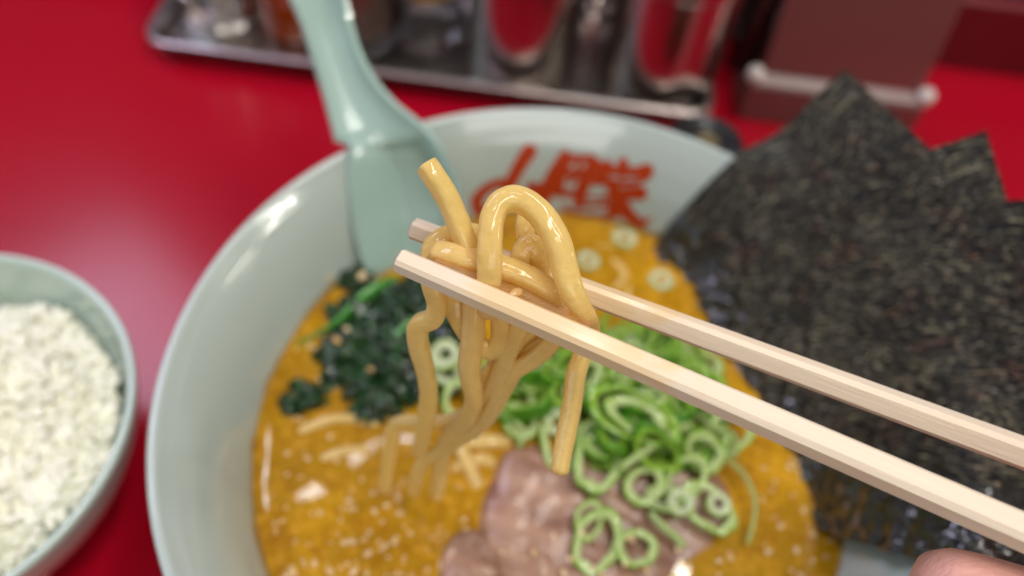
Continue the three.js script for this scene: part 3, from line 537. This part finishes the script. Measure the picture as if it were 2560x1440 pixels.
{
  const t = thing('spinach_scrap', 'small dark spinach scrap floating apart, nearest the left bowl wall', 'spinach');
  part('spinach_leaf', crumple(on(770, 985, SOUP + 0.0015), 0.0068, 31.2, 0.003), spinMat, t); part('spinach_leaf', crumple(on(735, 1010, SOUP + 0.0012), 0.005, 44.1, 0.002), spinMat, t);
  const q = thing('spinach_scrap', 'tiny dark spinach scrap at the foot of the spoon', 'spinach');
  part('spinach_leaf', crumple(on(848, 690, SOUP + 0.002), 0.005, 7.7, 0.003), spinMat, q); part('spinach_leaf', crumple(on(905, 680, SOUP + 0.0015), 0.0045, 71.7, 0.002), spinMat, q);
}

// ---------------------------------------------------------------- sesame seeds and fat crumbs on the broth
const seedGeo = [0, 1, 2].map((k) => { const g = new THREE.SphereGeometry(1, 14, 10), p = g.attributes.position; for (let i = 0; i < p.count; i++) { const x = p.getX(i), y = p.getY(i), z = p.getZ(i), w = 1 + 0.18 * N3(x * 1.6 + k * 9, y * 1.6, z * 1.6); p.setXYZ(i, x * w * (k === 2 ? 1.2 : 1.55), y * w * 0.7, z * w * (1 - 0.22 * x)); } g.computeVertexNormals(); return g; });
const seedMats = [rgb(0.66, 0.44, 0.18), rgb(0.58, 0.34, 0.11), rgb(0.72, 0.52, 0.28)].map((c) => std(c, 0.35, { clearcoat: 0.6, clearcoatRoughness: 0.1 }));
function seedAt(p, s, label, group) {
  const m = new THREE.Mesh(seedGeo[Math.floor(rnd() * 3)], seedMats[Math.floor(rnd() * 3)]); m.name = numbered('sesame_seed'); m.position.copy(p); m.rotation.set(rr(-0.2, 0.2), rr(0, 6.28), rr(-0.2, 0.2)); m.scale.setScalar(s); m.castShadow = m.receiveShadow = true; scene.add(m);
  return tag(m, label, 'sesame seed', group);
}
{
  let n = 0, guard = 0;
  const hit = (x, y) => (x > 1190 && x < 1905 && y > 830) || (x > 860 && x < 1150 && y > 700 && y < 1010);
  const put = (x, y) => { const p = on(x, y, SOUP + 0.0001); if (Math.hypot(p.x, p.z) > 0.0885) return false; seedAt(p, rr(0.00042, 0.00082), 'pale sesame seed floating on the orange broth', 'sesame seeds floating on the broth'); n++; return true; };
  while (n < 105 && guard++ < 4000) { const x = rr(650, 1250), y = 1440 - Math.abs(rr(-1, 1) * rr(0, 1)) * 430; if (!hit(x, y)) put(x, y); }
  while (n < 150 && guard++ < 8000) { const x = rr(1700, 2100), y = rr(900, 1440); if (!hit(x, y)) put(x, y); }
  while (n < 172 && guard++ < 9000) { const x = rr(700, 900), y = rr(760, 1020); put(x, y); }
  while (n < 192 && guard++ < 9900) { const x = rr(1250, 1900), y = rr(1330, 1440); const p = on(x, y, SOUP + 0.0066); seedAt(p, rr(0.0005, 0.0008), 'pale sesame seed lying on the pork slice', 'sesame seeds on the pork'); n++; }
  seedAt(on(2085, 1262, 0.0505), 0.00105, 'sesame seed stuck low on the wet nori foot, left of the two', null); seedAt(at(2216, 1284, 0.2292), 0.00125, 'round sesame seed stuck on the wet nori, right of the two', null);
  seedAt(on(905, 690, SOUP + 0.006), 0.0015, 'tan sesame seed on the spinach scrap at the spoon foot', null);
  for (const [x, y] of [[870, 825], [895, 850], [842, 850], [925, 920], [820, 690]]) seedAt(on(x, y, SOUP + 0.006), 0.0011, 'tan sesame seed lying on the spinach pile', 'sesame seeds on the spinach');
  seedAt(at(1288, 733, 0.1375), 0.0009, 'brown sesame husk caught in the film between the chopsticks', null);
}

// ---------------------------------------------------------------- rice bowl
{
  const C = [-0.1846, 0, 0.0256];
  const bowl = thing('rice_bowl', 'small pale green rice bowl at the left edge of the picture', 'bowl', C);
  const inner = smoothProfile([[0, 0.009], [0.02, 0.0095], [0.037, 0.0165], [0.048, 0.029], [0.0555, 0.044], [0.0578, 0.052]], 30);
  const rim = [[0.0585, 0.0544], [0.0595, 0.0553], [0.0605, 0.0552], [0.0611, 0.0543]];
  const outer = smoothProfile([[0.0608, 0.052], [0.057, 0.038], [0.049, 0.022], [0.037, 0.011], [0.0275, 0.0075], [0.026, 0.0006]], 30);
  part('bowl_body', lathe([...inner, ...rim, ...outer, [0.0252, 0], [0.0235, 0], [0.0225, 0.004], [0, 0.005]].reverse(), 128), glaze(rgb(0.44, 0.54, 0.475), 0.15), bowl);
  const rice = thing('rice', 'heap of white steamed rice in the small bowl', 'rice', C);
  const rm = std(rgb(0.86, 0.845, 0.70), 0.34, { clearcoat: 0.4, clearcoatRoughness: 0.25 });
  const lump = (x, z) => { const r = Math.hypot(x, z) / 0.0505; return 0.040 + 0.021 * Math.max(0, 1 - Math.pow(r, 2.6)) + 0.0075 * N3(x * 62 + 3, 1.5, z * 62) + 0.002 * N3(x * 150, 4, z * 150); };
  const base = grid(90, 40, (u, v) => { const a = u * 2 * Math.PI, r = v * 0.0505 * (1 + 0.05 * N3(Math.cos(a) * 3, Math.sin(a) * 3, 2)); const x = Math.cos(a) * r, z = Math.sin(a) * r; return V(x, lump(x, z) - (v > 0.98 ? 0.012 : 0.001), z); }, true);
  const ix = base.index.array; for (let i = 0; i < ix.length; i += 3) { const t = ix[i]; ix[i] = ix[i + 1]; ix[i + 1] = t; } base.computeVertexNormals();
  part('rice_heap', base, rm, rice);
  const gg = new THREE.SphereGeometry(1, 8, 6); gg.scale(0.0038, 0.0013, 0.0014);
  const n = 2300, im = new THREE.InstancedMesh(gg, rm, n), M = new THREE.Matrix4(), Q = new THREE.Quaternion();
  for (let i = 0; i < n; i++) {
    const a = rnd() * 6.2832, r = Math.sqrt(rnd()) * 0.0505, x = Math.cos(a) * r, z = Math.sin(a) * r;
    Q.setFromEuler(new THREE.Euler(rr(-0.5, 0.5), rr(0, 6.28), rr(-0.6, 0.6)));
    M.compose(V(x, lump(x, z) + rr(-0.0008, 0.0006), z), Q, V(1, 1, 1).multiplyScalar(rr(0.85, 1.2))); im.setMatrixAt(i, M);
    const k = rr(0.92, 1.06); im.setColorAt(i, rgb(k, k, k * rr(0.94, 1.02)));
  }
  im.name = 'rice_grains'; im.userData.kind = 'stuff'; im.castShadow = im.receiveShadow = true; rice.add(im);
}

// ---------------------------------------------------------------- condiment tray and what stands on it
const steel = new THREE.MeshPhysicalMaterial({ color: rgb(0.50, 0.445, 0.41), metalness: 1, roughness: 0.22 });
const traySteel = new THREE.MeshPhysicalMaterial({ color: rgb(0.46, 0.42, 0.395), metalness: 1, roughness: 0.27 });
const glass = std(rgb(0.93, 0.94, 0.93), 0.04, { transmission: 1, thickness: 0.003, ior: 1.5 });
{
  const x0 = -0.214, x1 = 0.0665, z0 = -0.2745, z1 = -0.2, cx = (x0 + x1) / 2, cz = (z0 + z1) / 2;
  const t = thing('condiment_tray', 'long shallow stainless steel tray along the back of the counter', 'tray', [cx, 0, cz]);
  const rect = (w, h, r) => { const s = new THREE.Shape(); s.moveTo(-w + r, -h); s.lineTo(w - r, -h); s.quadraticCurveTo(w, -h, w, -h + r); s.lineTo(w, h - r); s.quadraticCurveTo(w, h, w - r, h); s.lineTo(-w + r, h); s.quadraticCurveTo(-w, h, -w, h - r); s.lineTo(-w, -h + r); s.quadraticCurveTo(-w, -h, -w + r, -h); return s; };
  const W = (x1 - x0) / 2, H = (z1 - z0) / 2;
  const floor = new THREE.ExtrudeGeometry(rect(W - 0.004, H - 0.004, 0.008), { depth: 0.0012, bevelEnabled: false, curveSegments: 8 }); floor.rotateX(-Math.PI / 2); floor.translate(0, 0.0012, 0);
  part('tray_floor', floor, traySteel, t);
  // wall and rolled lip: profile swept round the rounded rectangle
  const path = rect(W, H, 0.012).getSpacedPoints(200), prof = [[0.0045, 0.0008], [0.0035, 0.0004], [0.0022, 0.004], [0.0014, 0.0095], [0.0012, 0.0112], [0.0004, 0.0122], [-0.0018, 0.0125], [-0.0034, 0.0119], [-0.0036, 0.0110], [-0.0024, 0.0104], [-0.0022, 0.0098], [0.0004, 0.0092], [0.0010, 0.004], [0.0026, 0.0001], [0.0046, 0]];
  const g = grid(200, prof.length - 1, (u, v) => {
    const i = Math.round(u * 200) % 200, p = path[i], a = path[(i + 199) % 200], b = path[(i + 1) % 200], nx = b.y - a.y, ny = -(b.x - a.x), l = Math.hypot(nx, ny) || 1, [o, y] = prof[Math.round(v * (prof.length - 1))];
    return V(p.x - nx / l * o, y, -(p.y - ny / l * o));
  }, true);
  g.computeVertexNormals();
  part('tray_wall', g, new THREE.MeshPhysicalMaterial({ color: rgb(0.40, 0.35, 0.335), metalness: 1, roughness: 0.32, side: THREE.DoubleSide }), t);
}
function canister(x, z, r, h, label) {
  const t = thing('steel_canister', label, 'canister', [x, 0.0024, z]);
  part('canister_body', lathe([[0, 0], [r - 0.002, 0], [r - 0.0006, 0.0008], [r, 0.0025], [r, h - 0.001], [r - 0.0008, h], [0, h]], 96), steel, t);
  const lid = part('lid', lathe([[0, h + 0.0004], [r + 0.0006, h + 0.0004], [r + 0.0015, h + 0.001], [r + 0.0016, h + 0.0105], [r + 0.0005, h + 0.012], [r * 0.6, h + 0.0135], [0, h + 0.014]], 96), steel, t);
  part('knob', lathe([[0, h + 0.0138], [0.004, h + 0.0138], [0.0035, h + 0.018], [0.0065, h + 0.021], [0.0065, h + 0.024], [0.003, h + 0.027], [0, h + 0.0272]], 40), steel, lid);
}
canister(-0.0315, -0.2405, 0.0305, 0.072, 'left of the two tall steel canisters on the tray');
canister(0.0425, -0.2375, 0.0300, 0.0625, 'right of the two steel canisters, its lid rim in view, at the tray end');
{
  // glass tumbler of toothpicks
  const t = thing('glass_tumbler', 'small ribbed glass tumbler at the left end of the tray', 'tumbler', [-0.189, 0.0024, -0.2385]);
  const R = 0.0195, g = grid(96, 24, (u, v) => { const prof = [[0, 0], [0.016, 0], [0.0185, 0.0015], [R, 0.006], [R, 0.012], [R + 0.001, 0.03], [R + 0.002, 0.062], [R + 0.0012, 0.0635], [R + 0.0002, 0.062], [R - 0.0012, 0.03], [R - 0.003, 0.013], [R - 0.006, 0.0095], [0, 0.009]]; const q = v * (prof.length - 1), i = Math.min(prof.length - 2, Math.floor(q)), f = q - i; let r = lerp(prof[i][0], prof[i + 1][0], f), y = lerp(prof[i][1], prof[i + 1][1], f); if (i > 1 && i < 6 && y < 0.02) r += 0.0006 * Math.cos(u * 2 * Math.PI * 18); const a = u * 2 * Math.PI; return V(Math.cos(a) * r, y, Math.sin(a) * r); }, true);
  part('glass_body', g, glass, t);
  const k = thing('toothpicks', 'bunch of wooden toothpicks standing in the glass tumbler', 'toothpicks', [-0.189, 0.0122, -0.2385]);
  k.userData.kind = 'thing';
  const pm = std(rgb(0.62, 0.43, 0.25), 0.6);
  for (let i = 0; i < 46; i++) { const a = rnd() * 6.28, r = Math.sqrt(rnd()) * 0.0115; const c = new THREE.CylinderGeometry(0.0009, 0.0005, 0.064, 7); const m = part('toothpick', c, pm, k); m.position.set(Math.cos(a) * r, 0.032, Math.sin(a) * r); m.rotation.set(Math.sin(a) * r * 6, 0, -Math.cos(a) * r * 6); }
}
{
  const t = thing('chili_jar', 'orange red jar of chili next to the glass tumbler on the tray', 'jar', [-0.1525, 0.0024, -0.2345]);
  part('jar_body', lathe([[0, 0], [0.0125, 0], [0.0142, 0.0012], [0.0148, 0.004], [0.0148, 0.046], [0.0135, 0.051], [0.0105, 0.054], [0, 0.054]], 64), std(rgb(0.27, 0.035, 0.002), 0.12, { clearcoat: 1, clearcoatRoughness: 0.05 }), t);
  part('lid', lathe([[0, 0.0543], [0.0118, 0.0543], [0.0122, 0.056], [0.0122, 0.066], [0.0112, 0.068], [0, 0.068]], 48), std(rgb(0.5, 0.04, 0.02), 0.35), t);
}
function clearJar(x, z, r, label, lo, hi, c, lidC) {
  const t = thing('glass_jar', label, 'jar', [x, 0.0024, z]);
  part('glass_body', lathe([[0, 0], [r - 0.0025, 0], [r - 0.0004, 0.0015], [r, 0.004], [r, 0.05], [r - 0.003, 0.056], [r - 0.003, 0.06], [r - 0.0045, 0.06], [r - 0.0046, 0.056], [r - 0.0022, 0.049], [r - 0.0022, 0.0085], [r - 0.005, 0.0065], [0, 0.006]], 80), glass, t);
  part('contents', lathe([[0, lo], [r - 0.004, lo], [r - 0.0026, lo + 0.0015], [r - 0.0026, hi - 0.001], [r - 0.0045, hi], [0, hi + 0.001]], 64), std(c, 0.5), t);
  part('lid', lathe([[r - 0.0055, 0.0602], [r - 0.002, 0.0602], [r - 0.0016, 0.061], [r - 0.0016, 0.071], [r - 0.003, 0.0725], [0, 0.0728]], 64), lidC, t);
}
clearJar(-0.1165, -0.239, 0.0225, 'clear glass jar with reddish brown seasoning behind the spoon handle', 0.0072, 0.038, rgb(0.17, 0.075, 0.05), steel);
clearJar(-0.0805, -0.2415, 0.0175, 'clear glass jar with yellow paste in its upper half beside the left canister', 0.031, 0.05, rgb(0.62, 0.42, 0.07), steel);
{
  const t = thing('steel_ladle', 'thin steel ladle with a ball end hanging between the two canisters', 'ladle', [0.0035, 0.0024, -0.222]);
  part('rod', tube([V(-0.001, 0.003, 0), V(0, 0.03, -0.001), V(0.001, 0.07, -0.004)], 0.0014, { wob: 0, square: 0, flat: 1 }), steel, t);
  const b = new THREE.SphereGeometry(0.0042, 32, 20); b.translate(-0.0005, 0.039, 0.001); part('ball', b, steel, t);
  const b2 = new THREE.SphereGeometry(0.0036, 32, 20); b2.translate(0, 0.0475, 0.0005); part('ball', b2, steel, t);
}
// dark sauce bottles right of the tray
function sauceBottle(x, z, r, h, label, c) {
  const t = thing('sauce_bottle', label, 'bottle', [x, 0, z]);
  part('bottle_body', lathe([[0, 0], [r - 0.002, 0], [r, 0.002], [r, h * 0.62], [r * 0.8, h * 0.76], [r * 0.42, h * 0.86], [r * 0.4, h], [0, h]], 64), c, t);
  part('cap', lathe([[0, h + 0.0003], [r * 0.5, h + 0.0003], [r * 0.52, h + 0.004], [r * 0.48, h + 0.014], [0, h + 0.015]], 48), std(rgb(0.02, 0.018, 0.018), 0.35), t);
}
const darkGlass = std(rgb(0.012, 0.006, 0.005), 0.08, { clearcoat: 1, clearcoatRoughness: 0.03 });
sauceBottle(0.0905, -0.2565, 0.0105, 0.085, 'black sauce bottle between the right canister and the menu stand', darkGlass);
sauceBottle(0.1125, -0.263, 0.0095, 0.1, 'dark brown sauce bottle behind the menu stand edge', std(rgb(0.05, 0.018, 0.012), 0.1, { clearcoat: 1, clearcoatRoughness: 0.05 }));
{
  const t = thing('pepper_pot', 'squat brown pot with a round black ringed cap just behind the bowl rim', 'pot', [0.0535, 0, -0.1405]);
  part('pot_body', lathe([[0, 0], [0.0225, 0], [0.0245, 0.002], [0.0252, 0.018], [0.024, 0.03], [0.0205, 0.0365], [0.0178, 0.0385], [0, 0.0385]], 72), std(rgb(0.11, 0.028, 0.006), 0.25, { clearcoat: 0.8 }), t);
  const cap = part('cap', lathe([[0, 0.0388], [0.0152, 0.0388], [0.0158, 0.0396], [0.0158, 0.047], [0.0148, 0.0484], [0.0125, 0.0486], [0.0118, 0.0474], [0.0095, 0.0474], [0.0088, 0.0484], [0.0066, 0.0484], [0.006, 0.0472], [0, 0.0472]], 72), std(rgb(0.012, 0.012, 0.013), 0.28), t);
  part('cap_badge', lathe([[0, 0.0474], [0.0048, 0.0474], [0.005, 0.0478], [0.0046, 0.0482], [0, 0.0483]], 40), std(rgb(0.12, 0.095, 0.04), 0.4), cap);
}
{
  const t = thing('menu_stand', 'reddish clear acrylic menu stand with two bolts, leaning back at the right', 'menu stand', [0.1285, 0, -0.222]);
  const ac = std(rgb(0.34, 0.10, 0.095), 0.22, { transmission: 0.6, thickness: 0, clearcoat: 0.3 });
  const base = new RoundedBoxGeometry(0.088, 0.021, 0.0035, 2, 0.0012); base.translate(0, 0.0106, 0.0085); part('foot_panel', base, ac, t);
  const bar = new RoundedBoxGeometry(0.088, 0.0035, 0.0085, 2, 0.0012); bar.translate(0, 0.0232, 0.0062); part('foot_bar', bar, std(rgb(0.45, 0.36, 0.33), 0.3, { transmission: 0.3, thickness: 0 }), t);
  const flat = new RoundedBoxGeometry(0.088, 0.0034, 0.03, 2, 0.0012); flat.translate(0, 0.0018, -0.0095); part('foot_plate', flat, ac, t);
  const pl = new RoundedBoxGeometry(0.079, 0.15, 0.0034, 2, 0.0012); pl.translate(0, 0.075, 0); pl.rotateX(-0.24); pl.translate(0.001, 0.0252, 0.002); part('panel', pl, ac, t);
  const bm = std(rgb(0.55, 0.50, 0.46), 0.3, { clearcoat: 1 });
  for (const x of [-0.0425, 0.0415]) { const s = new THREE.SphereGeometry(0.0044, 32, 20); s.translate(x, 0.027, 0.0075); part('bolt', s, bm, t); }
}

// ---------------------------------------------------------------- the hand that holds the chopsticks
{
  const S = (a, b, ra, rb) => ({ a, b, ra, rb });
  const bones = [];
  const chain = (pts) => { for (let i = 0; i + 1 < pts.length; i++) bones.push(S(pts[i][0], pts[i + 1][0], pts[i][1], pts[i + 1][1])); };
  const ringTip = at(2385, 1480, 0.1335), P = (x, y, z) => V(ringTip.x + x, ringTip.y + y, ringTip.z + z);
  const F = { // finger chains: ring finger under the front stick, the others further along
    ring: [[P(0, 0, 0), 0.0074], [P(0.022, -0.001, 0.004), 0.0085], [P(0.046, 0.004, 0.012), 0.0092], [P(0.078, -0.006, 0.045), 0.0105]],
    little: [[P(0.022, -0.018, 0.012), 0.0062], [P(0.038, -0.017, 0.018), 0.0072], [P(0.056, -0.012, 0.026), 0.008], [P(0.079, -0.018, 0.052), 0.009]],
    middle: [[P(0.034, 0.012, -0.018), 0.0072], [P(0.05, 0.022, -0.010), 0.0086], [P(0.068, 0.026, 0.008), 0.0095], [P(0.084, 0.006, 0.038), 0.0108]],
    index: [[P(0.046, 0.022, -0.034), 0.007], [P(0.062, 0.034, -0.024), 0.0084], [P(0.08, 0.036, -0.004), 0.0093], [P(0.093, 0.016, 0.03), 0.0108]],
    thumb: [[P(0.036, 0.030, 0.004), 0.008], [P(0.054, 0.036, 0.02), 0.0098], [P(0.072, 0.022, 0.042), 0.0115], [P(0.092, -0.012, 0.07), 0.014]],
  };
  const groups = Object.values(F).map((c) => { const b = []; for (let i = 0; i + 1 < c.length; i++) b.push(S(c[i][0], c[i + 1][0], c[i][1], c[i + 1][1])); return b; });
  const wrist = P(0.125, -0.03, 0.105);
  const palm = [...Object.values(F).map((c) => S(c[3][0], wrist.clone().lerp(c[3][0], 0.25), c[3][1] * 1.05, 0.017)), S(wrist, P(0.2, -0.05, 0.19), 0.024, 0.029)];
  const capsule = (p, s) => { const d = s.b.clone().sub(s.a), q = p.clone().sub(s.a), h = clamp(q.dot(d) / d.lengthSq(), 0, 1); return q.addScaledVector(d, -h).length() - lerp(s.ra, s.rb, h); };
  const smin = (a, b, k) => { const h = clamp(0.5 + 0.5 * (b - a) / k, 0, 1); return lerp(b, a, h) - k * h * (1 - h); };
  const sdf = (p) => {
    let pm = 1; for (const s of palm) pm = smin(pm, capsule(p, s), 0.012);
    let all = 1; for (const g of groups) { let d = 1; for (const s of g) d = smin(d, capsule(p, s), 0.003); all = Math.min(all, d); }
    return smin(all, pm, 0.006);
  };
  // surface nets on a 2.5 mm grid
  const lo = P(-0.012, -0.09, -0.05), n = [90, 58, 104], hcell = 0.0026;
  const nx = n[0], ny = n[1], nz = n[2], val = new Float32Array(nx * ny * nz), id = (i, j, k) => (k * ny + j) * nx + i;
  for (let k = 0; k < nz; k++) for (let j = 0; j < ny; j++) for (let i = 0; i < nx; i++) val[id(i, j, k)] = sdf(V(lo.x + i * hcell, lo.y + j * hcell, lo.z + k * hcell));
  const vid = new Int32Array(nx * ny * nz).fill(-1), pos = [], idx = [];
  for (let k = 0; k < nz - 1; k++) for (let j = 0; j < ny - 1; j++) for (let i = 0; i < nx - 1; i++) {
    let s = V(0, 0, 0), c = 0; const g = (a) => val[id(i + (a & 1), j + ((a >> 1) & 1), k + (a >> 2))];
    for (let a = 0; a < 8; a++) for (const bit of [1, 2, 4]) if (!(a & bit)) { const b = a | bit, va = g(a), vb = g(b); if ((va < 0) !== (vb < 0)) { const t = va / (va - vb); s.add(V((a & 1) + (bit === 1 ? t : 0), ((a >> 1) & 1) + (bit === 2 ? t : 0), (a >> 2) + (bit === 4 ? t : 0))); c++; } }
    if (c) { s.divideScalar(c); vid[id(i, j, k)] = pos.length / 3; pos.push(lo.x + (i + s.x) * hcell, lo.y + (j + s.y) * hcell, lo.z + (k + s.z) * hcell); }
  }
  for (let k = 1; k < nz - 1; k++) for (let j = 1; j < ny - 1; j++) for (let i = 1; i < nx - 1; i++) {
    const v0 = val[id(i, j, k)];
    const quad = (a, b, c, d, flip) => { if (a < 0 || b < 0 || c < 0 || d < 0) return; if (flip) idx.push(a, c, b, b, c, d); else idx.push(a, b, c, b, d, c); };
    if ((v0 < 0) !== (val[id(i + 1, j, k)] < 0)) quad(vid[id(i, j - 1, k - 1)], vid[id(i, j, k - 1)], vid[id(i, j - 1, k)], vid[id(i, j, k)], v0 >= 0);
    if ((v0 < 0) !== (val[id(i, j + 1, k)] < 0)) quad(vid[id(i - 1, j, k - 1)], vid[id(i, j, k - 1)], vid[id(i - 1, j, k)], vid[id(i, j, k)], v0 < 0);
    if ((v0 < 0) !== (val[id(i, j, k + 1)] < 0)) quad(vid[id(i - 1, j - 1, k)], vid[id(i, j - 1, k)], vid[id(i - 1, j, k)], vid[id(i, j, k)], v0 >= 0);
  }
  const g = new THREE.BufferGeometry(); g.setAttribute('position', new THREE.Float32BufferAttribute(pos, 3)); g.setIndex(idx); g.computeVertexNormals();
  const uv = []; for (let i = 0; i < pos.length; i += 3) uv.push(pos[i] * 30, (pos[i + 1] + pos[i + 2]) * 30); g.setAttribute('uv', new THREE.Float32BufferAttribute(uv, 2));
  const skinB = tex(256, 256, (u, v) => { const k = 0.5 + 0.5 * fbm(u * 30, v * 30, 1, 3); return [k, k, k]; }, false);
  const skin = std(rgb(0.66, 0.33, 0.26), 0.5, { bumpMap: skinB, bumpScale: 0.00028, transmission: 0.1, thickness: 0, sheen: 0.2 });
  const person = thing('person', 'fingertip of a hand holding the chopsticks, at the lower right corner', 'person');
  part('hand', g, skin, person);
}

renderer.render(scene, camera);
